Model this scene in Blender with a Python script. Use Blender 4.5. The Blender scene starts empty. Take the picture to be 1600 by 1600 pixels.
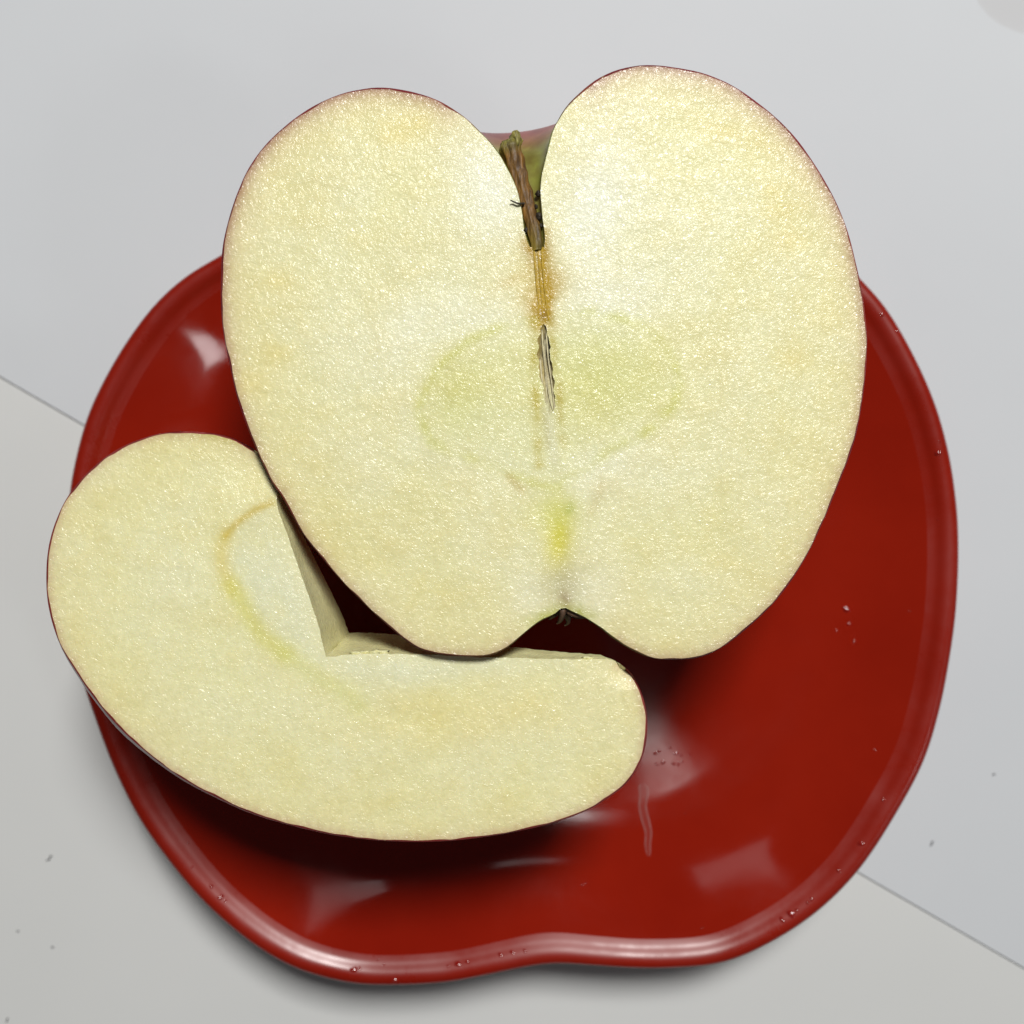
import bpy, bmesh, math, random
import numpy as np
from mathutils import Vector, noise
from mathutils.geometry import delaunay_2d_cdt

random.seed(7); rng = np.random.default_rng(7)
S = bpy.context.scene
C = S.collection
R = math.radians
MM = 0.001

# ---------------------------------------------------------------- camera, world, lamps, exposure
H = 197.0                                  # camera height above the table in mm
FOV = 53.0
cam_d = bpy.data.cameras.new('camera'); cam = bpy.data.objects.new('camera', cam_d); C.objects.link(cam)
cam.location = (0, 0, H*MM); cam.rotation_euler = (0, 0, 0)
cam_d.sensor_width = cam_d.sensor_height = 36; cam_d.angle = R(FOV)
cam_d.dof.use_dof = True; cam_d.dof.focus_distance = 0.1465; cam_d.dof.aperture_fstop = 15.0
cam_d.clip_start = 0.005; cam_d.clip_end = 50
S.camera = cam

W = bpy.data.worlds.new('World'); S.world = W; W.use_nodes = True
W.node_tree.nodes['Background'].inputs['Color'].default_value = (0.92, 0.96, 1.0, 1)
W.node_tree.nodes['Background'].inputs['Strength'].default_value = 0.024

def area(name, loc, target, sx, sy, power, col):
    d = bpy.data.lights.new(name, 'AREA'); d.shape = 'RECTANGLE'; d.size = sx; d.size_y = sy
    d.energy = power; d.color = col
    o = bpy.data.objects.new(name, d); C.objects.link(o); o.location = loc
    o.rotation_euler = (Vector(target)-Vector(loc)).to_track_quat('-Z', 'Y').to_euler()
    return o
area('ceiling_lamp', (0.17, 0.56, 1.00), (0, 0, 0.03), 0.30, 0.26, 11.9, (1.0, 0.985, 0.955))
area('plate_glint_light', (0.155, -0.255, 1.06), (0, 0, 0), 0.032, 0.028, 0.012, (1.0, 0.98, 0.95))  # added light, aimed to put a highlight on the plate floor
area('plate_glint_light', (0.075, -0.21, 1.06), (0, 0, 0), 0.035, 0.030, 0.030, (1.0, 0.98, 0.97))  # second added light, for the highlight on the plate's left slope
area('plate_band_light', (-0.015, 0.072, 1.05), (0, 0, 0), 0.12, 0.05, 0.018, (1.0, 0.97, 0.97))  # added light, placed only for the pale band reflected in the plate
area('added_side_fill', (0.85, -0.45, 0.95), (0, 0, 0), 0.16, 0.16, 0.75, (0.94, 0.97, 1.0))  # added fill, meant to streak the plate's upper left rim

S.cycles.use_denoising = True
S.view_settings.view_transform = 'Standard'; S.view_settings.look = 'None'
S.view_settings.exposure = 0.17; S.view_settings.gamma = 1

# ---------------------------------------------------------------- helpers
K = 2*math.tan(R(FOV/2))/1600
def P(px, py, z):                          # a traced photograph point -> mm at height z
    s = K*(H-z)
    return np.array([(px-800)*s, (800-py)*s, z])

def poly(pts, z): return np.array([P(x, y, z)[:2] for x, y in pts])

def resample(pts, n, closed=False, sub=12):
    """Catmull-Rom through pts, n points evenly along its length."""
    p = np.asarray(pts, float)
    if closed: q = np.vstack([p[-1], p, p[0], p[1]])
    else: q = np.vstack([2*p[0]-p[1], p, 2*p[-1]-p[-2]])
    out = []
    for i in range(1, len(q)-2):
        for k in range(sub):
            t = k/sub; a, b, c, d = q[i-1], q[i], q[i+1], q[i+2]
            out.append(0.5*((2*b)+(-a+c)*t+(2*a-5*b+4*c-d)*t*t+(-a+3*b-3*c+d)*t**3))
    out.append(q[-2])
    out = np.array(out)
    L = np.r_[0, np.cumsum(np.linalg.norm(np.diff(out, axis=0), axis=1))]
    t = np.linspace(0, L[-1], n, endpoint=not closed)
    return np.stack([np.interp(t, L, out[:, j]) for j in range(out.shape[1])], 1)

def smooth(a, it=2, closed=True):
    a = a.copy()
    for _ in range(it):
        b = a.copy()
        if closed: b = (np.roll(a, 1, 0)+2*a+np.roll(a, -1, 0))/4
        else: b[1:-1] = (a[:-2]+2*a[1:-1]+a[2:])/4
        a = b
    return a

def seg_dist(p, poly_, closed=True):
    a = poly_ if closed else poly_[:-1]
    b = np.roll(poly_, -1, 0) if closed else poly_[1:]
    best = np.full(len(p), 1e9); idx = np.zeros(len(p), int)
    for i in range(len(a)):
        d = b[i]-a[i]; L = max(d@d, 1e-12)
        t = np.clip(((p-a[i])@d)/L, 0, 1)
        q = np.linalg.norm(p-(a[i]+t[:, None]*d), axis=1)
        m = q < best; best[m] = q[m]; idx[m] = i
    return best, idx

def inside(p, poly_):
    x, y = p[:, 0], p[:, 1]; c = np.zeros(len(p), bool)
    a = poly_; b = np.roll(poly_, -1, 0)
    for (x1, y1), (x2, y2) in zip(a, b):
        if y1 == y2: continue
        m = ((y1 > y) != (y2 > y)) & (x < (x2-x1)*(y-y1)/(y2-y1)+x1)
        c ^= m
    return c

def signed_area(p):
    return 0.5*np.sum(p[:, 0]*np.roll(p[:, 1], -1)-np.roll(p[:, 0], -1)*p[:, 1])

def normals2d(p):                           # outward normals of a ccw closed outline
    t = np.roll(p, -1, 0)-np.roll(p, 1, 0)
    n = np.stack([t[:, 1], -t[:, 0]], 1)
    return n/np.maximum(np.linalg.norm(n, axis=1, keepdims=True), 1e-9)

def mesh_obj(name, verts, faces, mat, parent=None, smooth_shade=True, col=None, base=None):
    """verts in mm; linked as ONE mesh object, its origin at base (mm)"""
    v = np.asarray(verts, float)
    me = bpy.data.meshes.new(name)
    off = np.zeros(3) if base is None else np.asarray(base, float)
    me.from_pydata(((v-off)*MM).tolist(), [], [tuple(int(i) for i in f) for f in faces])
    if col is not None:
        a = me.color_attributes.new('pigment', 'FLOAT_COLOR', 'POINT')
        c = np.c_[np.asarray(col, float), np.ones(len(v))].astype(np.float32)
        a.data.foreach_set('color', c.ravel())
    me.materials.append(mat)
    me.update()
    o = bpy.data.objects.new(name, me); C.objects.link(o)
    if smooth_shade: me.polygons.foreach_set('use_smooth', [True]*len(me.polygons))
    if parent is not None:
        o.parent = parent
        o.location = off*MM-np.array(parent.location)
    else: o.location = off*MM
    return o

def empty(name, loc_mm):
    o = bpy.data.objects.new(name, None); C.objects.link(o); o.location = np.asarray(loc_mm)*MM
    o.empty_display_size = 0.01
    return o
def tag(o, label=None, cat=None, group=None, kind=None):
    if label: o['label'] = label
    if cat: o['category'] = cat
    if group: o['group'] = group
    if kind: o['kind'] = kind
    return o

def tube(path, rad, nseg=16, wob=None, cap=True):
    """tube along a 3D path with a radius per point -> verts, faces"""
    path = np.asarray(path, float); n = len(path)
    vs, fs = [], []
    up = np.array([0.13, 0.21, 1.0])
    for i in range(n):
        t = path[min(i+1, n-1)]-path[max(i-1, 0)]; t /= np.linalg.norm(t)
        a = np.cross(t, up); a /= np.linalg.norm(a); b = np.cross(a, t)
        for k in range(nseg):
            th = 2*math.pi*k/nseg
            r = rad[i]*(1 if wob is None else wob(i/(n-1), th))
            vs.append(path[i]+r*(a*math.cos(th)+b*math.sin(th)))
    for i in range(n-1):
        for k in range(nseg):
            k2 = (k+1) % nseg
            fs.append((i*nseg+k, i*nseg+k2, (i+1)*nseg+k2, (i+1)*nseg+k))
    if cap:
        fs.append(tuple(range(nseg-1, -1, -1)) if False else tuple(range(nseg)))
        fs.append(tuple((n-1)*nseg+k for k in range(nseg-1, -1, -1)))
    return vs, fs

# ---------------------------------------------------------------- materials
def new_mat(name):
    m = bpy.data.materials.new(name); m.use_nodes = True
    nt = m.node_tree; b = nt.nodes['Principled BSDF']
    return m, nt, b
def N(nt, t, **kw):
    n = nt.nodes.new(t)
    for k, v in kw.items():
        if k in n.inputs: n.inputs[k].default_value = v
        else: setattr(n, k, v)
    return n
def coords(nt): return N(nt, 'ShaderNodeTexCoord').outputs['Object']
def noise_tex(nt, co, scale, detail=2, rough=0.5, dist=0.0):
    n = N(nt, 'ShaderNodeTexNoise', Scale=scale, Detail=detail, Roughness=rough, Distortion=dist)
    nt.links.new(co, n.inputs['Vector']); return n.outputs['Fac']
def ramp(nt, fac, stops):
    r = N(nt, 'ShaderNodeValToRGB'); el = r.color_ramp.elements
    while len(el) < len(stops): el.new(0.5)
    for e, (p, c) in zip(el, stops):
        e.position = p; e.color = (*c, 1) if len(c) == 3 else c
    nt.links.new(fac, r.inputs[0]); return r.outputs[0]
def mixc(nt, fac, a, b, mode='MIX'):
    n = N(nt, 'ShaderNodeMix', data_type='RGBA', blend_type=mode)
    for sock, v in ((n.inputs[0], fac), (n.inputs[6], a), (n.inputs[7], b)):
        if hasattr(v, 'is_output'): nt.links.new(v, sock)
        else: sock.default_value = v if not isinstance(v, tuple) else (*v, 1)
    return n.outputs[2]
def math_n(nt, op, a, b=0.0):
    n = N(nt, 'ShaderNodeMath', operation=op)
    for i, v in enumerate((a, b)):
        if hasattr(v, 'is_output'): nt.links.new(v, n.inputs[i])
        else: n.inputs[i].default_value = v
    return n.outputs[0]
def bump(nt, h, dist, strength=1.0, normal=None):
    n = N(nt, 'ShaderNodeBump', Strength=strength, Distance=dist)
    nt.links.new(h, n.inputs['Height'])
    if normal is not None: nt.links.new(normal, n.inputs['Normal'])
    return n.outputs['Normal']

def make_flesh():
    m, nt, b = new_mat('apple_flesh'); co = coords(nt)
    at = N(nt, 'ShaderNodeAttribute', attribute_name='pigment').outputs['Color']
    mott = noise_tex(nt, co, 110, 3, 0.6)
    c1 = mixc(nt, 1.0, at, ramp(nt, mott, [(0.32, (0.97, 0.955, 0.90)), (0.5, (1, 1, 1)), (0.7, (1.0, 1.01, 1.05))]), 'MULTIPLY')
    cell = noise_tex(nt, co, 1500, 2, 0.6)
    c2 = mixc(nt, 1.0, c1, ramp(nt, cell, [(0.3, (0.93, 0.93, 0.89)), (0.55, (1, 1, 1)), (0.75, (1.06, 1.06, 1.06))]), 'MULTIPLY')
    nt.links.new(c2, b.inputs['Base Color'])
    # cut cells: curled worm-like ridges, wet
    big = noise_tex(nt, co, 1120, 2.2, 0.58, 1.3)
    fine = noise_tex(nt, co, 2300, 1.0, 0.5, 0.8)
    h = math_n(nt, 'ADD', big, math_n(nt, 'MULTIPLY', fine, 0.26))
    n1 = bump(nt, h, 0.00010, 0.6)
    n2 = bump(nt, h, 0.00026, 1.0)
    nt.links.new(n1, b.inputs['Normal'])
    nt.links.new(n2, b.inputs['Coat Normal'])
    b.inputs['Roughness'].default_value = 0.42
    b.inputs['Specular IOR Level'].default_value = 0.15
    b.inputs['Coat Weight'].default_value = 0.68
    b.inputs['Coat Roughness'].default_value = 0.19
    b.inputs['Coat IOR'].default_value = 1.5
    b.inputs['Subsurface Weight'].default_value = 0.10
    b.inputs['Subsurface Radius'].default_value = (1.0, 0.75, 0.35)
    b.inputs['Subsurface Scale'].default_value = 0.0009
    return m
def make_skin():
    m, nt, b = new_mat('apple_skin'); co = coords(nt)
    at = N(nt, 'ShaderNodeAttribute', attribute_name='pigment').outputs['Color']
    mott = noise_tex(nt, co, 240, 4, 0.6)
    c1 = mixc(nt, 1.0, at, ramp(nt, mott, [(0.3, (0.7, 0.6, 0.6)), (0.52, (1, 1, 1)), (0.72, (1.3, 1.5, 1.3))]), 'MULTIPLY')
    vor = N(nt, 'ShaderNodeTexVoronoi', Scale=420.0); nt.links.new(co, vor.inputs['Vector'])
    dots = math_n(nt, 'LESS_THAN', vor.outputs['Distance'], 0.10)
    c2 = mixc(nt, math_n(nt, 'MULTIPLY', dots, 0.5), c1, (0.42, 0.28, 0.13))
    nt.links.new(c2, b.inputs['Base Color'])
    nt.links.new(bump(nt, noise_tex(nt, co, 900, 2), 0.00003, 0.5), b.inputs['Normal'])
    b.inputs['Roughness'].default_value = 0.33
    return m
def make_lacquer(name='red_lacquer', r0=0.045, r1=0.13):
    m, nt, b = new_mat(name); co = coords(nt)
    n = noise_tex(nt, co, 28, 4, 0.6)
    nt.links.new(ramp(nt, n, [(0.3, (0.216, 0.0078, 0.0022)), (0.7, (0.266, 0.0115, 0.0032))]), b.inputs['Base Color'])
    sm = noise_tex(nt, co, 60, 5, 0.65, 0.4)
    nt.links.new(ramp(nt, sm, [(0.40, (r0,)*3), (0.78, (r1,)*3)]), b.inputs['Roughness'])
    nt.links.new(bump(nt, noise_tex(nt, co, 45, 3), 0.0002, 0.035), b.inputs['Normal'])
    b.inputs['Specular IOR Level'].default_value = 0.5
    return m
def make_paper(name, ca, cb):
    m, nt, b = new_mat(name); co = coords(nt)
    n = noise_tex(nt, co, 9, 5, 0.55)
    nt.links.new(ramp(nt, n, [(0.3, ca), (0.7, cb)]), b.inputs['Base Color'])
    g = noise_tex(nt, co, 2400, 3, 0.7)
    wv = noise_tex(nt, co, 12, 2)
    nt.links.new(bump(nt, g, 0.00003, 0.35, bump(nt, wv, 0.002, 0.15)), b.inputs['Normal'])
    b.inputs['Roughness'].default_value = 0.62; b.inputs['Specular IOR Level'].default_value = 0.25
    return m
def make_bark():
    m, nt, b = new_mat('stem_bark'); co = coords(nt)
    mp = N(nt, 'ShaderNodeMapping'); nt.links.new(co, mp.inputs['Vector'])
    mp.inputs['Rotation'].default_value = (0, 0, R(15)); mp.inputs['Scale'].default_value = (1.0, 0.12, 1.0)
    n = noise_tex(nt, mp.outputs['Vector'], 1900, 4, 0.65, 0.3)
    at = N(nt, 'ShaderNodeAttribute', attribute_name='pigment').outputs['Color']
    c = mixc(nt, 1.0, at, ramp(nt, n, [(0.33, (0.32, 0.27, 0.25)), (0.52, (0.95, 0.95, 0.95)), (0.7, (1.6, 1.5, 1.25))]), 'MULTIPLY')
    nt.links.new(c, b.inputs['Base Color'])
    nt.links.new(bump(nt, n, 0.00032, 0.65), b.inputs['Normal'])
    b.inputs['Roughness'].default_value = 0.5
    return m
def make_simple(name, col, rough, bscale=None, bd=0.0001, var=0.2):
    m, nt, b = new_mat(name); co = coords(nt)
    n = noise_tex(nt, co, bscale or 800, 3, 0.6)
    lo = tuple(c*(1-var) for c in col); hi = tuple(min(1, c*(1+var)) for c in col)
    nt.links.new(ramp(nt, n, [(0.3, lo), (0.7, hi)]), b.inputs['Base Color'])
    nt.links.new(bump(nt, n, bd, 0.6), b.inputs['Normal'])
    b.inputs['Roughness'].default_value = rough
    return m
def make_juice():
    m, nt, b = new_mat('apple_juice'); co = coords(nt)
    n = noise_tex(nt, co, 900, 2)
    nt.links.new(bump(nt, n, 0.00004, 0.3), b.inputs['Normal'])
    b.inputs['Base Color'].default_value = (0.24, 0.012, 0.008, 1)
    b.inputs['Coat Weight'].default_value = 1.0; b.inputs['Coat Roughness'].default_value = 0.05
    b.inputs['Roughness'].default_value = 0.10
    return m
def make_film():
    m, nt, b = new_mat('drying_juice'); co = coords(nt)
    n = noise_tex(nt, co, 700, 3)
    nt.links.new(bump(nt, n, 0.0001, 0.5), b.inputs['Normal'])
    b.inputs['Base Color'].default_value = (0.55, 0.30, 0.28, 1)
    nt.links.new(N(nt, 'ShaderNodeAttribute', attribute_name='pigment').outputs['Fac'], b.inputs['Alpha']); b.inputs['Roughness'].default_value = 0.25
    return m
FLESH, SKIN, LACQ, BARK, JUICE, FILM = make_flesh(), make_skin(), make_lacquer(), make_bark(), make_juice(), make_film()
LACQ_RIM = make_lacquer('worn_rim_lacquer', 0.26, 0.48)
PAPER_A = make_paper('cool_white_paper', (0.575, 0.595, 0.622), (0.615, 0.635, 0.66))
PAPER_B = make_paper('warm_white_paper', (0.62, 0.628, 0.622), (0.66, 0.668, 0.66))
TABLE = make_paper('pale_table', (0.52, 0.525, 0.54), (0.56, 0.565, 0.58))

# ---------------------------------------------------------------- setting: table and papers
T = 400.0
tb = mesh_obj('table', [(-T, -T, 0), (T, -T, 0), (T, T, 0), (-T, T, 0), (-T, -T, -20), (T, -T, -20), (T, T, -20), (-T, T, -20)],
         [(0, 1, 2, 3), (7, 6, 5, 4), (0, 4, 5, 1), (1, 5, 6, 2), (2, 6, 7, 3), (3, 7, 4, 0)], TABLE, smooth_shade=False)
tag(tb, kind='structure')

def sheet(name, outline, z, th, mat):
    n = len(outline)
    v = [(x, y, z+th) for x, y in outline]+[(x, y, z) for x, y in outline]
    f = [tuple(range(n)), tuple(range(2*n-1, n-1, -1))]+[(i, i+n, (i+1) % n+n, (i+1) % n) for i in range(n)]
    return mesh_obj(name, v, f, mat, smooth_shade=False)
ZB, ZA = 0.15, 0.75
lo = [P(-900, 66, 0)[:2], P(-900, 3200, 0)[:2], P(2600, 3200, 0)[:2], P(2600, 1900, 0)[:2]]
lower = sheet('paper_sheet', [(-260, 130), (-260, -300), (230, -300), (230, -60), (60, 60)], ZB, 0.1, PAPER_B)
tag(lower, 'warm white paper sheet lying lowest, in the bottom left corner under the overlapping sheet edge', 'paper', group='paper sheets under the plate')
def pe(x, y): return tuple(P(x, y, ZA)[:2])
cor = resample([pe(1480, -120), pe(1512, -30), pe(1538, 18), pe(1575, 44), pe(1640, 60), pe(1900, 90)], 24)
up_out = [pe(-900, 68), pe(2900, 2263), pe(2900, 90)]+[tuple(p) for p in cor[::-1]]+[pe(1480, -1200), pe(-900, -1200)]
upper = sheet('paper_sheet', up_out, ZA-0.1, 0.1, PAPER_A)
tag(upper, 'cool white paper sheet on top, whose straight edge runs out from under the red plate', 'paper', group='paper sheets under the plate')

# ---------------------------------------------------------------- plate
ZR = 19.0
plate_px = [(345,397),(290,430),(240,475),(195,535),(160,595),(135,650),(118,710),(107,770),(103,840),(104,910),(111,985),(122,1045),
 (137,1095),(172,1191),(210,1270),(247,1326),(304,1397),(360,1450),(416,1491),(472,1519),(547,1538),(614,1541),(695,1537),(762,1525),
 (830,1511),(875,1507),(920,1510),(1010,1515),(1100,1511),(1150,1500),(1200,1477),(1250,1447),(1300,1407),(1350,1352),(1400,1275),
 (1445,1190),(1472,1100),(1487,1020),(1495,960),(1499,890),(1499,830),(1496,785),(1485,711),(1463,631),(1429,554),(1387,482),(1344,433),
 (1290,380),(1210,328),(1110,292),(1000,274),(900,274),(830,286),(770,284),(690,274),(590,284),(490,316),(410,358)]
pl = resample(poly(plate_px, ZR), 360, closed=True)
pl = smooth(pl, 3)
pc = P(800, 925, ZR)[:2]
def plate_ring(inset, z, soft):
    d = pl-pc; r = np.linalg.norm(d, axis=1)
    ra = smooth(r[:, None], int(3+soft*400))[:, 0] if soft > 0 else r
    k = (ra-inset)/r
    q = pc+d*k[:, None]
    return np.c_[q, np.full(len(q), z)]
prof = [(46,4.6,1),(45.5,0.9,1),(43,0.85,1),(42,1.1,1),(41,6.2,1),(30,7.6,.8),(18,9.8,.5),(8,12.8,.2),(3.4,14.8,.02),(1.2,16.4,0),(0.35,17.5,0),(0.0,18.4,0),(0.2,19.0,0),(0.7,19.4,0),
        (1.4,19.55,0),(2.1,19.45,0),(2.7,19.2,0),(3.05,19.0,0),(3.3,18.84,0),(3.55,18.68,0),(3.85,18.5,0),(4.3,18.3,0),(5.2,18.0,0),(6.5,17.58,0),(9,16.8,0.02),(12,15.88,.1),(15,15.0,.3),
        (18,14.25,.5),(21,13.7,.6),(25,13.22,.75),(30,12.95,.9),(38,12.83,1),(48,12.79,1),(60,12.78,1)]
vs = np.vstack([plate_ring(*p) for p in prof]); n = 360
fs = []
for j in range(len(prof)-1):
    for i in range(n):
        fs.append((j*n+i, j*n+(i+1) % n, (j+1)*n+(i+1) % n, (j+1)*n+i))
m0 = len(vs); vs = np.vstack([vs, [[*pc, 12.78]], [[*pc, 4.6]]])
for i in range(n):
    fs.append(((len(prof)-1)*n+i, (len(prof)-1)*n+(i+1) % n, m0)); fs.append(((i+1) % n, i, m0+1))
plate_root = empty('plate', (*pc, 0.75))
tag(plate_root, 'glossy red lacquer plate shaped like an apple, notched at its bottom edge', 'plate')
RIM0, RIM1, FOOT = 9, 17, 4
def sub(faces_sel):
    used = sorted({i for f in faces_sel for i in f}); mp = {a: b for b, a in enumerate(used)}
    return vs[used], [tuple(mp[i] for i in f) for f in faces_sel]
ring_of = lambda f: min(i for i in f)//n
if signed_area(pl) < 0: fs = [f for f in fs]
else: fs = [f[::-1] for f in fs]
for nm, a, b in (('foot', 0, 4), ('dish', 22, 99), ('rim', 9, 22), ('underside', 4, 9)):
    if nm == 'dish': sel = [f for f in fs if (ring_of(f) >= 22)]
    elif nm == 'foot': sel = [f for f in fs if ring_of(f) < 4]
    else: sel = [f for f in fs if a <= ring_of(f) < b]
    v2, f2 = sub(sel)
    mesh_obj(nm, v2, f2, LACQ_RIM if nm == 'rim' else LACQ, plate_root, base=(*pc, 0.75))
from mathutils.bvhtree import BVHTree
plate_tree = BVHTree.FromPolygons([Vector(v) for v in vs], fs)

# ---------------------------------------------------------------- half apple
ZF = 53.0
left_px = [(828,385),(825,377),(820,357),(815,325),(807,292),(792,260),(775,232),(752,207),(720,178),(674,152),(611,137),(564,139),(517,152),(471,177),(424,216),
 (392,256),(371,300),(355,350),(347,391),(345,440),(345,480),(349,520),(359,572),(375,636),(399,699),(425,754),(441,777),(472,832),(500,868),(534,908),(581,955),(619,989),
 (640,1005),(662,1017),(700,1024),(737,1026),(771,1023),(797,1009),(820,989),(842,972),(865,961),(876,952)]
right_px = [(850,385),(851,375),(850,360),(846,330),(844,300),(847,267),(855,235),(862,207),(872,187),(890,160),(927,127),(958,111),(989,103),(1017,101),(1049,104),(1099,114),
 (1146,134),(1192,166),(1233,203),(1267,247),(1302,306),(1324,359),(1339,416),(1348,460),(1354,510),(1355,550),(1350,610),(1336,686),(1310,758),(1285,818),(1260,869),(1234,911),(1200,952),
 (1145,1000),(1100,1025),(1050,1031),(1010,1026),(966,1003),(940,983),(917,967),(895,957),(884,951)]
NS = 170
Lp = resample(poly(left_px, ZF), NS); Rp = resample(poly(right_px, ZF), NS)
def nick(q, sd):
    t = np.gradient(q, axis=0); t /= np.linalg.norm(t, axis=1, keepdims=True); nrm_ = np.stack([t[:, 1], -t[:, 0]], 1)
    d = np.array([0.03*noise.noise(Vector((p[0]*0.15, p[1]*0.15, sd)))+0.022*noise.noise(Vector((p[0]*0.9, p[1]*0.9, sd+5))) for p in q])
    d[:3] = 0; d[-3:] = 0
    return q+nrm_*d[:, None]
Lp, Rp = nick(Lp, 1.5), nick(Rp, 8.5)
A0 = P(839, 376, ZF)[:2]; A1 = P(880, 950, ZF)[:2]
ax = (A1-A0)/np.linalg.norm(A1-A0); ux = np.array([-ax[1], ax[0]])
if ux[0] < 0: ux = -ux
hL, rL = (Lp-A0)@ax, -((Lp-A0)@ux)
hR, rR = (Rp-A0)@ax, (Rp-A0)@ux
NPH = 72; DEPTH = 0.908
half_root = empty('apple_half', (*(0.5*(A0+A1)), ZF-43))
tag(half_root, 'large apple half, cut face up, with brown stem and core line, on the plate', 'apple')
INS = np.interp(np.linspace(0, 1, NS), [0, 0.08, 0.16, 0.93, 1], [0.08, 0.10, 0.24, 0.20, 0.10]); INS = np.r_[INS, INS[::-1]][:, None]
def half_ring(j):
    ph = math.pi*j/NPH; w = j/NPH; w = w*w*(3-2*w)
    h = hR*(1-w)+hL*w; r = rR*(1-w)+rL*w
    r = r*(1-0.012*math.sin(ph)*(1+0.5*math.sin(5*ph))*np.sin(np.linspace(0, math.pi, NS)))
    sr = np.linspace(0, 1, NS)
    h = h+math.sin(ph)**0.7*(2.4*np.exp(-((sr-0.20)/0.13)**2)-8.0*np.exp(-((sr-0.87)/0.10)**2)) if 0 < ph < math.pi-1e-6 else h
    xy = A0+h[:, None]*ax+(r*math.cos(ph))[:, None]*ux
    # the hidden underside is a little flattened where the apple rests
    z = ZF-0.12-r*math.sin(ph)*DEPTH
    return np.c_[xy, z]
body = [half_ring(j) for j in range(NPH+1)]
# outline of the cut: right side stem->calyx, left side calyx->stem
outl = np.vstack([Rp, Lp[::-1]])
if signed_area(outl) < 0: outl = outl[::-1]
# slight knife wobble of the edge
def wob_outline(o, amp, f=0.35):
    nn = normals2d(o); d = np.array([noise.noise(Vector((p[0]*f, p[1]*f, 3.3))) for p in o])
    return o+nn*(amp*d)[:, None]
def srgb(r, g, b):
    f = lambda c: (c/255/12.92 if c <= 10 else ((c/255+0.055)/1.055)**2.4)
    return np.array([f(r), f(g), f(b)])

def skin_col(p3, s):
    """s 0 stem .. 1 calyx"""
    red = np.array([0.22, 0.018, 0.022]); green = np.array([0.22, 0.21, 0.045]); brown = np.array([0.26, 0.10, 0.055])
    st = max(0.0, 1-s/0.085); ca = max(0.0, (s-0.90)/0.08)
    k = 0.5+0.5*noise.noise(Vector((p3[0]*0.12, p3[1]*0.05, p3[2]*0.12)))
    c = red*(0.75+0.5*k)+np.array([0.09, 0.05, 0.01])*max(0, k-0.55)*2
    w = min(1, max(0.0, (0.145-s)/0.035)); c = c*(1-w)+green*w
    w2 = max(0, 1-abs(s-0.135)/0.03); c = c*(1-0.6*w2)+brown*0.6*w2
    w = min(1, ca); c = c*(1-w)+green*0.8*w
    return c
# skin = shell + thin turned lip at the cut
oi = np.vstack([Rp, Lp[::-1]]); nn = normals2d(oi)
if signed_area(oi) < 0: nn = -nn
INS = INS*np.array([np.clip(1+0.75*noise.noise(Vector((p[0]*0.45, p[1]*0.45, 4.4))), 0.3, 1.9) for p in oi])[:, None]
lip = oi-nn*INS
V = []; CO = []; F = []
ss = np.linspace(0, 1, NS)
for j in range(NPH+1):
    for i in range(NS):
        V.append(body[j][i]); CO.append(skin_col(body[j][i], ss[i]))
for j in range(NPH):
    for i in range(NS-1):
        F.append((j*NS+i, j*NS+i+1, (j+1)*NS+i+1, (j+1)*NS+i))
b0 = len(V)
for i in range(2*NS):
    s = ss[i] if i < NS else ss[2*NS-1-i]
    p = lip[i]; V.append((p[0], p[1], ZF-0.01)); CO.append(skin_col((p[0], p[1], ZF), s)*np.array([0.8, 0.9, 0.9]))
for i in range(NS-1):
    F.append((i, b0+i, b0+i+1, i+1))
    a = NPH*NS+NS-1-i; bb = b0+NS+i
    F.append((a, bb, bb+1, a-1))
skin_o = mesh_obj('skin', V, F, SKIN, half_root, col=CO, base=(*(0.5*(A0+A1)), ZF-43))

# --- cut face
def cut_mesh(outline, z, spacing, edge_curve, holes=(), rings=(0.4, 1.0), topf=None):
    """dense flat cut face inside a ccw outline -> verts, tris, distance to the skin curve"""
    nn = normals2d(outline); pts = [outline]; cons = len(outline)
    for d in rings:
        q = outline-nn*d
        dd, _ = seg_dist(q, outline); m = inside(q, outline) & (dd > d*0.8); pts.append(q[m][::2])
    lo_, hi_ = outline.min(0), outline.max(0)
    gx, gy = np.meshgrid(np.arange(lo_[0], hi_[0], spacing), np.arange(lo_[1], hi_[1], spacing*0.87))
    gx = gx+(np.arange(gx.shape[0]) % 2)[:, None]*spacing/2
    g = np.c_[gx.ravel(), gy.ravel()]+rng.normal(0, spacing*0.06, (gx.size, 2))
    g = g[inside(g, outline)]; dd, _ = seg_dist(g, outline); g = g[dd > (max(rings)+spacing*0.6 if rings else spacing*0.6)]
    for h in holes:
        dh, _ = seg_dist(g, h); g = g[(~inside(g, h)) & (dh > spacing*0.4)]
    pts.append(g)
    edges = [(i, (i+1) % cons) for i in range(cons)]
    base_n = sum(len(p) for p in pts)
    for h in holes:
        k = len(h); pts.append(h); edges += [(base_n+i, base_n+(i+1) % k) for i in range(k)]; base_n += k
    allp = np.vstack(pts)
    res = delaunay_2d_cdt([Vector(p) for p in allp], edges, [], 0, 1e-6)
    v = np.array([tuple(p) for p in res[0]]); tris = [t for t in res[2]]
    cen = np.array([v[list(t)].mean(0) for t in tris])
    keep = inside(cen, outline)
    for h in holes: keep &= ~inside(cen, h)
    tris = [t for t, k in zip(tris, keep) if k]
    out = []
    for t in tris:
        a, b, c = v[t[0]], v[t[1]], v[t[2]]
        out.append(t if (b[0]-a[0])*(c[1]-a[1])-(b[1]-a[1])*(c[0]-a[0]) > 0 else t[::-1])
    return v, out

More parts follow.
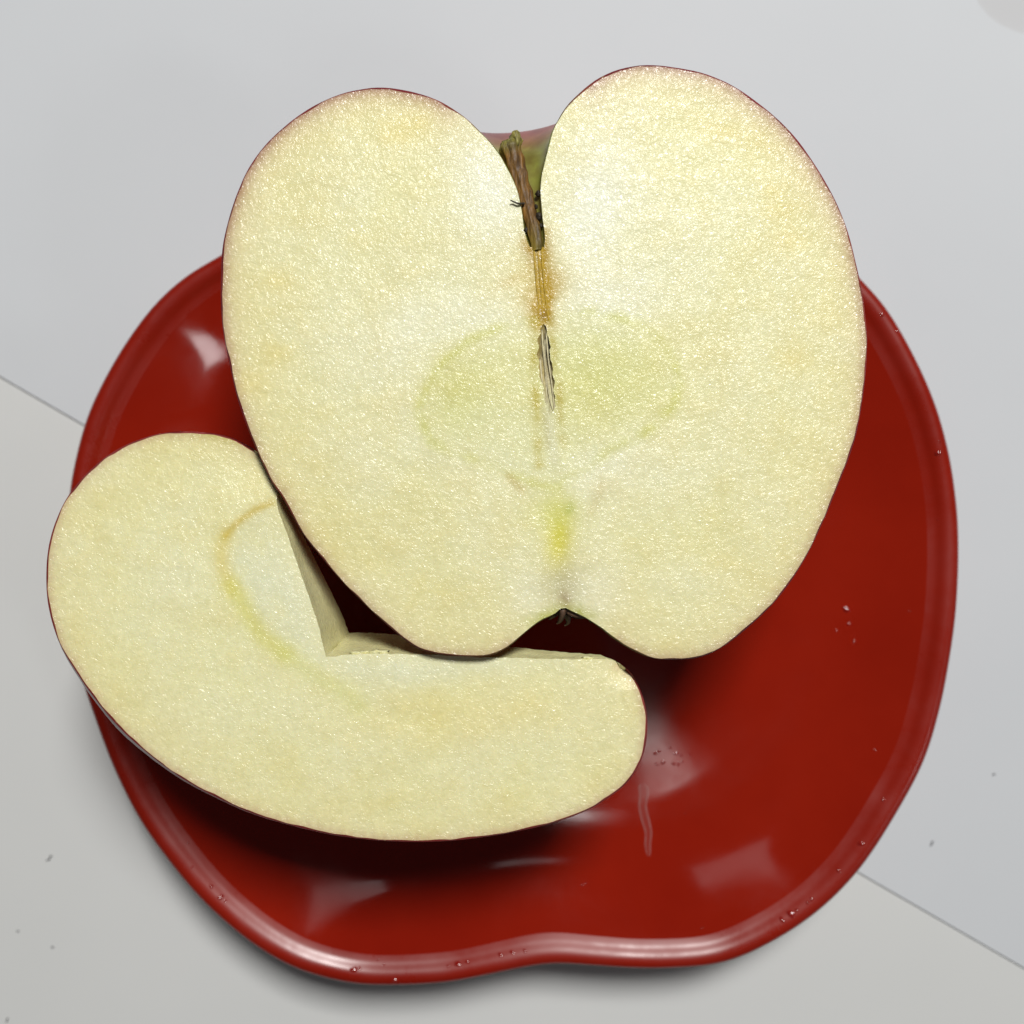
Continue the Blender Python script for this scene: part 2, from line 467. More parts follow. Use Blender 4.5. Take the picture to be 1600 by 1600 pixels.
def to_px(v, z): s = K*(H-z); return np.c_[800+v[:, 0]/s, 800-v[:, 1]/s]
def blob(px, x, y, sx, sy, ang=0):
    c, s = math.cos(R(ang)), math.sin(R(ang)); d = px-np.array([x, y])
    a = d[:, 0]*c+d[:, 1]*s; b = -d[:, 0]*s+d[:, 1]*c
    return np.exp(-((a/sx)**2+(b/sy)**2))
def lay(col, w, c): return col*(1-w[:, None])+np.asarray(c)*w[:, None]
def path_w(px, pts, width, soft=1.0):
    d, _ = seg_dist(px, np.array(pts, float), closed=False)
    return np.exp(-(d/width)**2)

FL = np.array([0.795, 0.765, 0.42])
PALE = np.array([0.85, 0.835, 0.60]); GREEN = np.array([0.57, 0.58, 0.09]); YEL = np.array([0.80, 0.67, 0.23]); OCH = np.array([0.47, 0.30, 0.010])
PINK = np.array([0.52, 0.33, 0.24])

hole = resample(poly([(848,506),(855,520),(860,555),(866,600),(866,634),(860,648),(853,632),(847,600),(841,565),(842,528)], ZF), 60, closed=True)
hole = hole+np.array([[noise.noise(Vector((p[0]*1.6, p[1]*1.1, 2.2)))*0.45, 0] for p in hole])
lip_out = np.vstack([Rp, Lp[::-1]])-nn*INS
if signed_area(lip_out) < 0: lip_out = lip_out[::-1]
fv, ft = cut_mesh(lip_out, ZF, 0.55, None, holes=[hole])
px = to_px(fv, ZF)
skin_curve = Rp[26:-9]; skin_curve2 = Lp[26:-9]
dR, _ = seg_dist(fv, skin_curve, closed=False); dL, _ = seg_dist(fv, skin_curve2, closed=False); de = np.minimum(dR, dL)
fn = np.array([noise.fractal(Vector((p[0]*0.09, p[1]*0.09, 1.7)), 1.0, 2.0, 3) for p in fv])
fn2 = np.array([noise.fractal(Vector((p[0]*0.35, p[1]*0.35, 9.7)), 1.0, 2.0, 3) for p in fv])
col = np.tile(FL, (len(fv), 1))
col = lay(col, np.clip(0.22+fn*0.25, 0, 0.5), PALE)
col = lay(col, np.clip(fn2*0.25, 0, 0.12), YEL)
# core region, greener inside the vascular line
coreL = np.array([(842,500),(790,508),(735,530),(690,570),(660,615),(655,650),(672,690),(720,712),(780,735),(845,760)], float)
coreR = np.array([(862,490),(930,488),(1000,505),(1045,545),(1062,590),(1052,635),(1010,675),(950,705),(900,740),(870,760)], float)
core_poly = np.vstack([coreL, coreR[::-1]]); dc, _ = seg_dist(px, core_poly); ic = inside(px, core_poly)
sd = np.where(ic, dc, -dc)
for x, y, a_, b_, g_, k_ in [(765,290,50,110,-20,.75),(925,330,60,130,12,.8),(960,470,110,55,-10,.5),(700,500,150,60,-10,.4),(830,930,40,40,0,.5),(935,925,45,45,0,.6),(760,700,110,60,0,.35),(960,720,110,60,0,.35)]:
    col = lay(col, k_*blob(px, x, y, a_, b_, g_), np.array([0.87, 0.88, 0.72]))  # paler flesh by stem and core, with wet sheen put into the colour
col = lay(col, 0.30*np.clip((sd+14)/50, 0, 1), np.array([0.68, 0.69, 0.24]))
col = lay(col, 0.50*np.exp(-(dc/9)**2)*np.clip(0.6+0.9*fn2, 0, 1), GREEN)
col = lay(col, 0.36*blob(px, 930, 590, 90, 75), GREEN)
col = lay(col, 0.35*blob(px, 715, 610, 50, 60), GREEN)
# flesh towards the skin
top = np.clip((700-px[:, 1])/450, 0, 1)
col = lay(col, 0.26*np.exp(-(de/9)**2), YEL)
col = lay(col, (0.22+0.55*top)*np.exp(-(de/2.0)**1.3), PINK)
col = lay(col, (0.45+0.25*top)*np.exp(-(de/0.7)**2), np.array([0.34, 0.15, 0.10]))
# stem strand, core line, vascular marks
col = lay(col, 0.5*blob(px, 838, 440, 45, 60), YEL)
w1 = path_w(px, [(838,372),(843,420),(846,455),(849,505)], 17)
col = lay(col, np.clip(1.7*w1*(0.9+0.9*fn2), 0, 0.97), OCH)
col = lay(col, 0.8*blob(px, 849, 492, 9, 9), np.array([0.24, 0.11, 0.008]))
col = lay(col, 0.5*blob(px, 838, 395, 14, 20), np.array([0.30, 0.17, 0.006]))
col = lay(col, 0.45*blob(px, 866, 450, 16, 22, 20), OCH)
col = lay(col, 0.35*blob(px, 822, 465, 14, 18), OCH)
col = lay(col, 0.55*blob(px, 858, 425, 22, 14, 30), OCH)
col = lay(col, 0.40*blob(px, 800, 438, 26, 9, -25), np.array([0.55, 0.38, 0.05]))
col = lay(col, np.clip(0.62+0.8*fn2, 0.2, 0.9)*path_w(px, [(838,500),(835,560),(839,640),(842,690),(842,725)], 8), np.array([0.52, 0.44, 0.07]))
col = lay(col, np.clip(0.5+0.9*fn2, 0.15, 0.9)*path_w(px, [(858,500),(866,560),(873,620),(877,680),(884,692)], 7), np.array([0.50, 0.42, 0.07]))
col = lay(col, 0.35*path_w(px, [(795,745),(815,765)], 7), OCH)
col = lay(col, 0.20*path_w(px, [(940,760),(925,800)], 8), OCH)
col = lay(col, 0.80*blob(px, 874, 842, 20, 48, 4), np.array([0.70, 0.64, 0.03]))
col = lay(col, 0.45*blob(px, 868, 800, 38, 32), np.array([0.66, 0.68, 0.10]))
col = lay(col, 0.55*path_w(px, [(892,792),(888,798)], 7), np.array([0.40, 0.45, 0.04]))
col = lay(col, 0.55*blob(px, 880, 912, 32, 34), np.array([0.42, 0.38, 0.22]))
col = lay(col, 0.60*blob(px, 882, 940, 9, 14), np.array([0.25, 0.12, 0.05]))
col = lay(col, 0.85*blob(px, 853, 962, 30, 9, -20), GREEN*0.8)
col = lay(col, 0.85*blob(px, 908, 957, 24, 9, 18), GREEN*0.7)
for x, y in [(1130,205),(1236,375),(1220,330),(650,195),(435,555),(440,440),(390,600),(1205,300),(1245,560),(620,210)]:
    col = lay(col, 0.40*blob(px, x+rng.normal(0, 4), y, 16+rng.random()*18, 12+rng.random()*14), YEL)
col = lay(col, 0.75*path_w(px, [(857,640),(862,690),(866,720)], 9), np.array([0.74, 0.72, 0.46]))
col = lay(col, 0.5*path_w(px, [(850,640),(853,670),(856,700)], 4), np.array([0.50, 0.46, 0.20]))
# gentle unevenness of the knife cut
dz = 0.10*fn+0.05*fn2; dz *= np.clip(de/2, 0, 1)
core_dip = -0.10*np.clip(path_w(px, [(838,372),(846,455),(849,500)], 10), 0, 1)-0.25*blob(px, 874, 842, 22, 50)
zz = ZF+dz+core_dip*np.clip(de/1, 0, 1)
hd, _ = seg_dist(fv, hole); 
mesh_obj('flesh', np.c_[fv, zz], ft, FLESH, half_root, col=np.clip(col, 0, 1), base=(*(0.5*(A0+A1)), ZF-43))

# --- seed chamber: a beige slit sunk into the cut
LIN = make_simple('seed_chamber_lining', (0.50, 0.44, 0.27), 0.45, 1300, 0.0002, 0.35)
m_, nt_, b_ = new_mat('seed_chamber'); co_ = coords(nt_)
mp_ = N(nt_, 'ShaderNodeMapping'); nt_.links.new(co_, mp_.inputs['Vector']); mp_.inputs['Scale'].default_value = (1, 0.1, 1); mp_.inputs['Rotation'].default_value = (0, 0, R(-4))
nz_ = noise_tex(nt_, mp_.outputs['Vector'], 2200, 4, 0.7)
at_ = N(nt_, 'ShaderNodeAttribute', attribute_name='pigment').outputs['Color']
nt_.links.new(mixc(nt_, 1.0, at_, ramp(nt_, nz_, [(0.3, (0.55, 0.5, 0.45)), (0.5, (1, 1, 1)), (0.72, (1.35, 1.35, 1.3))]), 'MULTIPLY'), b_.inputs['Base Color'])
nt_.links.new(bump(nt_, nz_, 0.0004, 0.7), b_.inputs['Normal']); b_.inputs['Roughness'].default_value = 0.4
V, F, CO = [], [], []
hc = hole.mean(0); NL = 7; kh = len(hole)
for j in range(NL):
    t = j/NL
    axis_pts = A0+((hole-A0)@ax)[:, None]*ax+ux*0.9
    q = hole+(axis_pts-hole)*t*0.9
    q = hc+(q-hc)*(1-0.12*t)
    dep = 0.8*math.sin(t*math.pi/2)
    qp = to_px(q, ZF)
    for i in range(kh):
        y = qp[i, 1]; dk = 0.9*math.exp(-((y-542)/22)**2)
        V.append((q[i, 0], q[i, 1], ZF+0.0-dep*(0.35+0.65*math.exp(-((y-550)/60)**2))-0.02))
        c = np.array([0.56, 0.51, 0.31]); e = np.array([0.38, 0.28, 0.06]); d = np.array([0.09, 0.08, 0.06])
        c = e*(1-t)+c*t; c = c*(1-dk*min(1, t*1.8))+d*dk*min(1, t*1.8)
        f_ = min(1, max(0, (y-585)/50)); c = c*(1-f_)+np.array([0.62, 0.60, 0.33])*f_
        CO.append(c)
for j in range(NL-1):
    for i in range(kh): F.append((j*kh+i, j*kh+(i+1) % kh, (j+1)*kh+(i+1) % kh, (j+1)*kh+i))
F.append(tuple((NL-1)*kh+i for i in range(kh)))
mesh_obj('seed_chamber', V, F, m_, half_root, col=CO, base=(*hc, ZF))

CHF = make_simple('chamber_fibre', (0.60, 0.54, 0.33), 0.5, 1500, 0.0001, 0.3)
for pts, r_, dz_ in [([(846,515),(848,545),(851,580),(856,630),(860,676)], 0.14, -0.22), ([(853,520),(857,560),(862,610),(866,660)], 0.13, -0.25),
                     ([(843,560),(848,600),(854,650),(857,684)], 0.15, -0.18), ([(850,530),(852,570),(858,620),(864,640)], 0.10, -0.12), ([(867,600),(868,640),(866,672)], 0.12, -0.15)]:
    q = resample(np.array([P(x+rng.normal(0, 1), y, ZF+dz_) for x, y in pts]), 24)
    v_, f_ = tube(q, np.full(24, r_)*np.linspace(1.1, 0.6, 24), 8); mesh_obj('chamber_fibre', v_, f_, CHF, half_root, base=q[0])
# --- stem
sp = resample(np.array([P(795,222,ZF-1.9), P(803,250,ZF-1.8), P(813,285,ZF-1.5), P(822,315,ZF-1.2), P(829,342,ZF-0.9), P(836,368,ZF-0.55), P(840,392,ZF-0.6)]), 60)
rad = np.interp(np.linspace(0, 1, 60), [0, 0.05, 0.16, 0.35, 0.6, 0.8, 1], [1.30, 1.62, 1.50, 1.30, 1.12, 1.02, 0.85])
ph0 = [rng.random()*6.28 for _ in range(4)]
def wobs(t, th): return 1+0.06*math.sin(7*th+ph0[0]+2*t)+0.04*math.sin(11*th+ph0[1]-3*t)+0.05*math.sin(23*t+3*th)+0.06*math.sin(41*t+ph0[2]+th)
V, F = tube(sp, rad, 32, wobs, cap=False)
V = [np.array(v) for v in V]
CO = []
for i in range(60):
    for k in range(32):
        t = i/59; th = 2*math.pi*k/32
        c = np.array([0.20, 0.10, 0.022])
        if t < 0.14: c = c*(t/0.14)+np.array([0.23, 0.22, 0.045])*(1-t/0.14)
        if t > 0.72: w = (t-0.72)/0.28; c = c*(1-w)+np.array([0.22, 0.17, 0.03])*w
        c = c*(0.75+0.5*(0.5+0.5*math.sin(th*2+1)))
        CO.append(c)
# broken top: a shallow hollow cap
tdir = sp[0]-sp[2]; tdir /= np.linalg.norm(tdir)
i0 = len(V); V.append(sp[0]-tdir*0.25); CO.append(np.array([0.05, 0.018, 0.01]))
for k in range(32): F.append((k, (k+1) % 32, i0))
i1 = len(V); V.append(sp[-1]); CO.append(np.array([0.2, 0.15, 0.03]))
for k in range(32): F.append((59*32+(k+1) % 32, 59*32+k, i1))
stem = mesh_obj('stem', V, F, BARK, half_root, col=CO, base=sp[-1])
# knob on the stem's tip and flakes of dark russet at its foot
def lump(name, c, r, mat, parent, col=None, squash=(1, 1, 1), seed=0, amp=0.3, nu=14, nv=9):
    V, F = [], []
    for j in range(nv+1):
        la = math.pi*j/nv-math.pi/2
        for i in range(nu):
            lo2 = 2*math.pi*i/nu
            d = np.array([math.cos(la)*math.cos(lo2), math.cos(la)*math.sin(lo2), math.sin(la)])
            k = 1+amp*noise.noise(Vector(d*1.7)+Vector((seed*3.1, seed, 0)))
            V.append(np.asarray(c)+d*k*r*np.asarray(squash))
    for j in range(nv):
        for i in range(nu): F.append((j*nu+i, j*nu+(i+1) % nu, (j+1)*nu+(i+1) % nu, (j+1)*nu+i))
    return mesh_obj(name, V, F, mat, parent, col=None if col is None else [col]*len(V), base=c)
lump('stem_knob', P(806, 220, ZF-1.4), 1.05, BARK, half_root, (0.30, 0.27, 0.07), (0.8, 1.25, 0.9), 2, 0.5)
RUS = make_simple('dark_russet', (0.030, 0.022, 0.012), 0.6, 1500, 0.0002, 0.4)
for i, (x, y, r, dz_) in enumerate([(841,303,0.42,-0.5),(842,338,0.5,-0.25),(822,360,0.35,-0.1),(845,352,0.3,-0.2),(838,323,0.28,-0.2)]):
    lump('russet_flake', P(x, y, ZF+dz_), r, RUS, half_root, None, (1, 1.2, 0.7), i+4, 0.7, 8, 5)
hv, hf = tube(resample(np.array([P(819,318,ZF+0.0), P(810,318,ZF+0.45), P(802,315,ZF+0.5), P(798,313,ZF+0.8)]), 12), np.linspace(0.2, 0.1, 12), 6)
mesh_obj('stem_sliver', hv, hf, RUS, half_root, base=P(819, 318, ZF))
# fibres down the stem strand
FIB = make_simple('core_fibre', (0.46, 0.30, 0.015), 0.40, 1500, 0.0001, 0.3)
for pts, r in [([(834,386),(838,440),(841,470),(842,498)], 0.15), ([(846,386),(849,430),(852,460),(857,500)], 0.16), ([(840,384),(844,440),(847,470),(848,492)], 0.12)]:
    q = resample(np.array([P(x, y, ZF-0.14) for x, y in pts]), 20)
    v_, f_ = tube(q, np.full(20, r), 8); mesh_obj('core_fibre', v_, f_, FIB, half_root, base=q[0])
# dried flower end: curled sepals
SEP = make_simple('dried_sepal', (0.10, 0.055, 0.03), 0.6, 1500, 0.0002, 0.5)
def sepal(pts, w):
    q = resample(np.array(pts), 12); V, F = [], []
    for i in range(12):
        t = q[min(i+1, 11)]-q[max(i-1, 0)]; t /= np.linalg.norm(t); s_ = np.cross(t, (0, 0.2, 1)); s_ /= np.linalg.norm(s_); u_ = np.cross(s_, t)
        ww = w*(1-0.85*(i/11)**1.5)
        for a, b in ((-1, 0.0), (0, 0.25), (1, 0.0), (0, -0.1)): V.append(q[i]+s_*a*ww+u_*b*ww)
    for i in range(11):
        for k in range(4): F.append((i*4+k, i*4+(k+1) % 4, (i+1)*4+(k+1) % 4, (i+1)*4+k))
    F.append((0, 1, 2, 3)); F.append((47, 46, 45, 44))
    return V, F
for pts in [[P(884,948,ZF-1.0),P(890,957,ZF-0.8),P(903,962,ZF-0.8),P(918,964,ZF-1.6),P(924,974,ZF-2.4)],
            [P(880,946,ZF-0.8),P(879,957,ZF-0.5),P(876,968,ZF-1.0),P(870,975,ZF-2.2)],
            [P(882,946,ZF-1.4),P(886,960,ZF-1.6),P(888,972,ZF-2.4),P(882,978,ZF-3.2)],
            [P(878,948,ZF-2.0),P(866,960,ZF-2.0),P(857,968,ZF-3.0)]]:
    v_, f_ = sepal(pts, 0.62); mesh_obj('sepal', v_, f_, SEP, half_root, base=pts[0])

# ---------------------------------------------------------------- slice with its core cut away
ZS = 51.0
sk_px = [(405,708),(389,698),(355,681),(316,675),(276,674),(245,678),(211,689),(184,701),(155,721),(127,748),(103,779),(87,813),(76,850),(72,889),(72,923),(77,957),(87,992),(102,1024),
 (121,1053),(135,1075),(184,1135),(229,1176),(285,1217),(341,1247),(397,1272),(472,1294),(535,1307),(610,1315),(685,1315),(745,1310),(794,1302),(854,1289),(910,1270),(947,1249),(977,1227),
 (1000,1195),(1009,1165),(1012,1135),(1009,1105),(1000,1075),(989,1054),(970,1038)]
core_px = [(947,1030),(906,1030),(835,1029),(760,1027),(685,1024),(602,1021),(554,1022),(509,1027),(496,972),(474,908),(451,841),(433,789),(434,755),(426,724)]
sk = resample(poly(sk_px, ZS), 210); sk = nick(smooth(sk, 3, closed=False), 13.1)
cr = []
cp = poly(core_px, ZS)
ea = resample(np.vstack([sk[-1:], cp[:8]]), 60)[1:]; eb = resample(np.vstack([cp[7:], sk[:1]]), 50)[1:-1]
cr = np.vstack([ea, eb])
cr = cr+np.array([[noise.noise(Vector((p[0]*1.3, p[1]*1.3, 0.5)))*0.10, noise.noise(Vector((p[0]*1.3, p[1]*1.3, 5.5)))*0.14] for p in cr])
so = np.vstack([sk, cr]); nsk = len(sk)
assert signed_area(so) > 0
sn = normals2d(so)
S0 = poly([(415,722)], ZS)[0]; S1 = poly([(985,1044)], ZS)[0]
sa = (S1-S0)/np.linalg.norm(S1-S0); sp_ = np.array([sa[1], -sa[0]])
if sp_[0] > 0: sp_ = -sp_                 # points from the axis out into the flesh
so_in = so.copy(); so_in[:nsk] -= sn[:nsk]*np.array([0.24*np.clip(1+0.75*noise.noise(Vector((p[0]*0.45, p[1]*0.45, 7.7))), 0.3, 1.9) for p in sk])[:, None]
slice_root = empty("apple_slice", (*so.mean(0), ZS-33))
SB = (*so.mean(0), ZS-33)
tag(slice_root, 'curved apple slice with its core cut out, overhanging the left rim of the plate', 'apple')
tv, tt = cut_mesh(so_in, ZS, 0.55, None)
tpx = to_px(tv, ZS)
dsk, _ = seg_dist(tv, sk, closed=False); dcr, _ = seg_dist(tv, cr, closed=False)
fn = np.array([noise.fractal(Vector((p[0]*0.09, p[1]*0.09, 4.7)), 1.0, 2.0, 3) for p in tv])
fn2 = np.array([noise.fractal(Vector((p[0]*0.35, p[1]*0.35, 19.7)), 1.0, 2.0, 3) for p in tv])
col = np.tile(FL*np.array([1.05, 1.055, 1.08]), (len(tv), 1))
col = lay(col, np.clip(0.2+fn*0.25, 0, 0.5), PALE)
col = lay(col, np.clip(fn2*0.25, 0, 0.12), YEL)
whitepoly = np.array([(425,780),(370,810),(345,850),(352,905),(385,960),(430,1010),(520,1045),(560,1075),(650,1078),(760,1060),(900,1045),(900,1020),(509,1020),(470,900)], float)
iw = inside(tpx, whitepoly); dw, _ = seg_dist(tpx, whitepoly)
col = lay(col, 0.75*np.clip(np.where(iw, dw, -dw)/34+0.3, 0, 1)*np.clip(0.85+fn2*0.8, 0, 1), np.array([0.80, 0.81, 0.56]))
col = lay(col, 0.75*path_w(tpx, [(424,786),(398,797),(372,815),(352,838)], 6), np.array([0.62, 0.47, 0.07]))
col = lay(col, 0.50*path_w(tpx, [(352,838),(345,862),(350,890),(362,920)], 13), np.array([0.72, 0.58, 0.12]))
col = lay(col, 0.55*path_w(tpx, [(362,915),(385,955),(410,995),(445,1020)], 16), np.array([0.70, 0.67, 0.14]))
col = lay(col, 0.35*path_w(tpx, [(445,1020),(500,1060),(545,1085),(562,1105)], 16), np.array([0.66, 0.66, 0.18]))
col = lay(col, 0.35*blob(tpx, 800, 1110, 130, 45), YEL)
col = lay(col, 0.25*blob(tpx, 660, 1130, 130, 45), YEL)
col = lay(col, 0.22*np.exp(-(dsk/9)**2), YEL)
col = lay(col, 0.20*np.exp(-(dsk/1.8)**1.3), PINK)
col = lay(col, 0.45*np.exp(-(dsk/0.55)**2), np.array([0.42, 0.17, 0.12]))
col = lay(col, 0.45*blob(tpx, 350, 680, 60, 10, 12), GREEN)
dzs = (0.10*fn+0.05*fn2)*np.clip(np.minimum(dsk, dcr)/2, 0, 1)
# the shoulder by the apple half dips a little, as does the corner at the far end
dzs -= 0.5*np.exp(-((tpx[:, 0]-400)/45)**2-((tpx[:, 1]-725)/45)**2)
dzs -= 1.6*np.exp(-((tpx[:, 0]-985)/30)**2-((tpx[:, 1]-1040)/22)**2)
V = np.c_[tv, ZS+dzs]
# underside
PHI = 29.0
def under(p):
    d, idx = seg_dist(p, sk, closed=False)
    Rr = 56.0; dd = np.minimum(d, Rr)
    skd = 1.0*np.sqrt(np.maximum(2*Rr*dd-dd*dd, 0))
    r = (p-S0)@sp_
    pld = np.maximum(r, 0)*math.tan(R(PHI))+1.5+2.5*np.maximum(r-22, 0)
    return skd, pld, d, idx
uo = so.copy(); ring = [uo]
for d in (0.03, 0.12, 0.3, 0.6, 1.0, 1.6, 2.4, 3.4):
    ring.append((sk-sn[:nsk]*d)[2:-2])
lo_, hi_ = so.min(0), so.max(0)
gx, gy = np.meshgrid(np.arange(lo_[0], hi_[0], 1.1), np.arange(lo_[1], hi_[1], 1.0))
g = np.c_[gx.ravel(), gy.ravel()]; g = g[inside(g, so)]; d1, _ = seg_dist(g, so); d2, _ = seg_dist(g, sk, closed=False); g = g[(d1 > 0.5) & (d2 > 4.2)]
allp = np.vstack([r[inside(r, so) & (seg_dist(r, cr, closed=False)[0] > 0.3)] if i else r for i, r in enumerate(ring)]+[g])
res = delaunay_2d_cdt([Vector(p) for p in allp], [(i, (i+1) % len(so)) for i in range(len(so))], [], 0, 1e-7)
uv = np.array([tuple(p) for p in res[0]]); ut = [t for t in res[2]]
ut = [t for t, k in zip(ut, inside(np.array([uv[list(t)].mean(0) for t in ut]), so)) if k]
skd, pld, du, iu = under(uv)
dep = np.minimum(skd, pld)
nrm = sn[np.minimum(iu, nsk-1)]
ang = np.degrees(np.arctan2(nrm[:, 1], nrm[:, 0])) % 360
BUL = 3.0*np.clip(1-np.abs(ang-222)/75, 0, 1)**0.7
outw = BUL*np.sin(np.pi*np.clip(dep/15, 0, 1))*np.clip(1-du/5, 0, 1)
uxy = uv+nrm*outw[:, None]
bc = np.linalg.norm(uv[:, None, :]-so[None, nsk+3:-3, :], axis=2); ib = bc.argmin(1); onb = bc.min(1) < 1e-4
lean = np.where(onb, 2.0*np.clip(dep/13, 0, 1), 0)
uxy = uxy+sn[nsk+3:-3][ib]*lean[:, None]
for _ in range(12):                         # deepen the underside until it rests on the plate
    gap = 99
    for p, d_ in zip(uxy[::2], dep[::2]):
        h_ = plate_tree.ray_cast(Vector((p[0], p[1], 100)), Vector((0, 0, -1)))
        if h_[0] is not None: gap = min(gap, ZS-0.10-d_-h_[0].z)
    if abs(gap-0.15) < 0.1: break
    rr_ = np.clip(((uv-S0)@sp_-21)/9, 0, 1)*np.clip(du/6, 0, 1)
    dep = dep+(gap-0.15)*0.8*rr_*rr_*(3-2*rr_)
U = np.c_[uxy, ZS-0.10-dep]
isskin = np.array([(skd[list(t)].mean() <= pld[list(t)].mean()) for t in ut])
def orient(t, down=True):
    a, b, c = uv[t[0]], uv[t[1]], uv[t[2]]
    ccw = (b[0]-a[0])*(c[1]-a[1])-(b[1]-a[1])*(c[0]-a[0]) > 0
    return t[::-1] if ccw == down else t
# flesh part: cut face, notch walls, second cut below
V = V.tolist(); Fl = [tuple(t) for t in tt]; colL = col.tolist()
off = len(V); V += U.tolist(); colL += np.tile(FL*0.97, (len(U), 1)).tolist()
Fl += [tuple(off+i for i in orient(t)) for t, k in zip(ut, isskin) if not k]
# walls along the knife cuts (rows of vertices so the wall can be slightly uneven)
def nearest(arr, p): return int(np.argmin(((arr-p)**2).sum(1)))
idxw = list(range(nsk-1, len(so)))+[0]
NW = 6; rows = []
for k, i in enumerate(idxw):
    p = so[i]; tdp = dep[nearest(uv, p)]; it = nearest(tv, so_in[i]); zt = ZS+dzs[it]
    rowi = []
    for j in range(NW+1):
        f = j/NW; b_n = noise.noise(Vector((p[0]*0.5, p[1]*0.5, j*0.8)))*0.25*math.sin(math.pi*f)
        q = so_in[i]*(1-f)+uxy[nearest(uv, p)]*f+sn[i]*b_n
        rowi.append(len(V)); V.append((q[0], q[1], zt*(1-f)+(ZS-0.1-tdp)*f)); colL.append((FL*np.array([1.04, 1.03, 0.98])).tolist())
    rows.append(rowi)
for a, b in zip(rows[:-1], rows[1:]):
    for j in range(NW): Fl.append((a[j], a[j+1], b[j+1], b[j]))
mesh_obj('flesh', V, Fl, FLESH, slice_root, col=np.clip(colL, 0, 1), base=SB)
# skin part: shell below plus its thin edge at the cut
V = U.tolist(); Fl = [orient(t) for t, k in zip(ut, isskin) if k]
sc = [skin_col((p[0]*1.0, p[1], p[2]), 0.5)*np.array([1.15, 1.3, 1.2]) for p in U]
o0 = len(V)
for i in range(nsk):
    p = so_in[i]; z_ = ZS-0.01+dzs[nearest(tv, p)]
    V.append((p[0], p[1], z_)); sc.append(np.array([0.24, 0.035, 0.030]))
o1 = len(V)
for i in range(nsk):
    p = so[i]; V.append((p[0], p[1], ZS-0.10+min(0, dzs[nearest(tv, so_in[i])])*0.6)); sc.append(np.array([0.22, 0.03, 0.028]))
sidx = [nearest(uv, so[i]) for i in range(nsk)]
for i in range(nsk-1):
    Fl.append((o1+i, o1+i+1, o0+i+1, o0+i)); Fl.append((sidx[i], sidx[i+1], o1+i+1, o1+i))
Fl = [f for f in Fl if len(set(f)) == len(f)]
mesh_obj('skin', V, Fl, SKIN, slice_root, col=sc, base=SB)
# torn shreds of flesh along the knife edge
for i, (x, y) in enumerate([(556,1020),(569,1019),(588,1018),(597,1019),(918,1028)]):
    o = lump('flesh_shred', P(x, y, ZS-0.45), 0.22+0.2*rng.random(), FLESH, slice_root, tuple(FL*0.97), (2.2, 0.7, 0.6), i+30, 1.1, 8, 5)

# ---------------------------------------------------------------- juice on the plate, dust on the paper
bpy.context.view_layer.update()
def on_plate(px_, py_):
    o = Vector((0, 0, H)); d = Vector((*P(px_, py_, 0)[:2], 0))-o
    return plate_tree.ray_cast(o, d.normalized())
def drops(spots):
    V, F = [], []
    for x, y, rr, st in spots:
        loc, nn_, _, _ = on_plate(x, y)
        if loc is None: continue
        if nn_.z < 0: nn_ = -nn_
        t1 = nn_.cross(Vector((0.3, 1, 0))).normalized(); t2 = nn_.cross(t1)
        b = len(V); nu = 10
        for j in range(4):
            la = j/4*math.pi/2
            for i in range(nu):
                a = 2*math.pi*i/nu; w = 1+0.2*math.sin(2*a+x)+0.12*math.sin(3*a+y)
                p = loc+(t1*math.cos(a)*st+t2*math.sin(a))*(rr*w*math.cos(la))+nn_*(rr*0.42*math.sin(la)-0.01)
                V.append(tuple(p))
        V.append(tuple(loc+nn_*(rr*0.42)))
        for j in range(3):
            for i in range(nu): F.append((b+j*nu+i, b+j*nu+(i+1) % nu, b+(j+1)*nu+(i+1) % nu, b+(j+1)*nu+i))
        for i in range(nu): F.append((b+3*nu+i, b+3*nu+(i+1) % nu, b+4*nu))
    return V, F
spots = [(1322,952,.55,1.2),(1326,975,.25,1),(1307,985,.22,1),(1335,1002,.2,1),(1465,708,.5,1),(1468,690,.2,1),(1378,492,.35,1),(1402,518,.25,1),(1420,955,.2,1),(1465,812,.15,1),
         (1024,1177,.3,1.2),(1030,1174,.3,1),(1047,1168,.3,1),(1056,1177,.35,1.3),(1064,1180,.3,1),(1078,1180,.25,1),(1026,1194,.3,1),(1036,1191,.35,1.2),(1052,1193,.35,1),(1060,1194,.3,1),(1066,1191,.25,1),
         (294,1317,.2,1),(300,1355,.2,1),(330,1385,.35,1),(345,1402,.45,1.2),(352,1408,.25,1),(553,1515,.5,1.4),(562,1513,.3,1),(600,1507,.2,1),(617,1531,.4,1.2),(590,1500,.2,1),(700,1510,.25,1),
         (715,1506,.4,1.8),(730,1503,.3,1.2),(782,1492,.35,1.3),(800,1488,.3,1.5),(820,1486,.3,1.2),(1236,1428,.5,1.8),(1222,1437,.4,1.4),(1245,1422,.3,1),(1268,1405,.3,1.2),(1345,1318,.45,1.2),(1310,1360,.35,1),
         (1262,1410,.3,1),(1380,1250,.3,1),(1071,1271,.2,1),(910,1383,.22,1),(915,1380,.18,1),(1096,1450,.18,1),(1367,1172,.15,1)]
dv, df = drops(spots)
dr = mesh_obj('juice_droplets', dv, df, JUICE); tag(dr, 'tiny wet juice droplets beaded on the red plate and along its rim', 'droplets', kind='stuff')
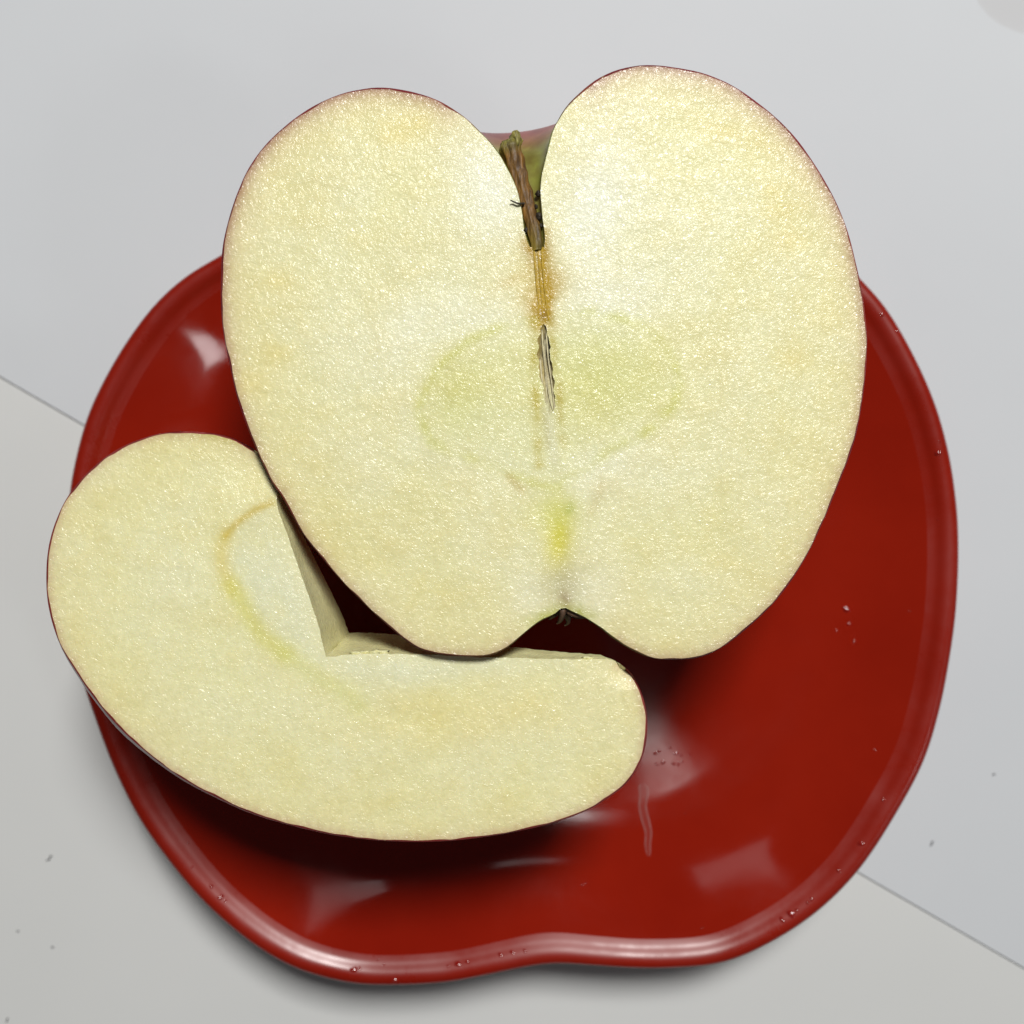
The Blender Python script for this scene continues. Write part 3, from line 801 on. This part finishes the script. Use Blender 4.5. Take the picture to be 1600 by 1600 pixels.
# the drying streak of juice
path = [(1004,1224,9),(1006,1240,8),(1004,1260,7),(1008,1280,7.5),(1013,1300,6),(1012,1320,5),(1014,1338,3.5)]
pp = resample(np.array(path, float), 40); V, F, CO = [], [], []
for i, (x, y, w) in enumerate(pp):
    w = w*(0.35 if i in (0, 39) else 0.7 if i in (1, 38) else 1)
    for k, fx in enumerate((-1, -0.82, -0.4, 0.4, 0.82, 1)):
        loc, nn_, _, _ = on_plate(x+fx*w, y)
        if nn_.z < 0: nn_ = -nn_
        V.append(tuple(loc+nn_*(0.01 if abs(fx) == 1 else 0.16 if abs(fx) == 0.82 else 0.07)))
        CO.append([0.05 if abs(fx) == 1 else 0.42*random.uniform(0.7, 1.1) if abs(fx) == 0.82 else 0.10*(1-0.5*i/39)]*3)
for i in range(39):
    for k in range(5): F.append((i*6+k, (i+1)*6+k, (i+1)*6+k+1, i*6+k+1))
st = mesh_obj('juice_streak', V, F, FILM, col=CO); tag(st, 'thin pale streak of drying juice running down the plate beside the slice tip', 'juice')
DUST = make_simple('grey_lint', (0.10, 0.10, 0.11), 0.8)
for x, y, ang_, L, lab in [(77,1341,-35,1.4,'small dark fleck of lint on the paper left of the plate'), (82,1480,10,0.5,'tiny grey speck of lint at the bottom left of the paper'),
                         (11,1594,-60,0.8,'dark speck of lint at the very bottom left corner of the paper'), (28,1455,5,0.45,'tiny grey speck of lint by the left edge of the paper, below the larger fleck'),
                         (1456,1318,-50,1.0,'curled grey lint on the upper sheet right of the plate, above the sheet edge'), (1553,1210,0,0.5,'tiny grey speck of lint near the right edge of the paper')]:
    zb = ZA if x > 800 else ZB+0.1
    c = P(x, y, zb+0.12); dxy = np.array([math.cos(R(ang_)), -math.sin(R(ang_)), 0])*L/2; side = np.array([dxy[1], -dxy[0], 0])*0.3
    q = resample(np.array([c-dxy, c-dxy*0.2+side, c+dxy*0.4-side, c+dxy]), 10)
    v_, f_ = tube(q, np.full(10, 0.12), 6)
    tag(mesh_obj('lint', v_, f_, DUST, base=c), lab, 'lint', group='specks of lint on the paper')
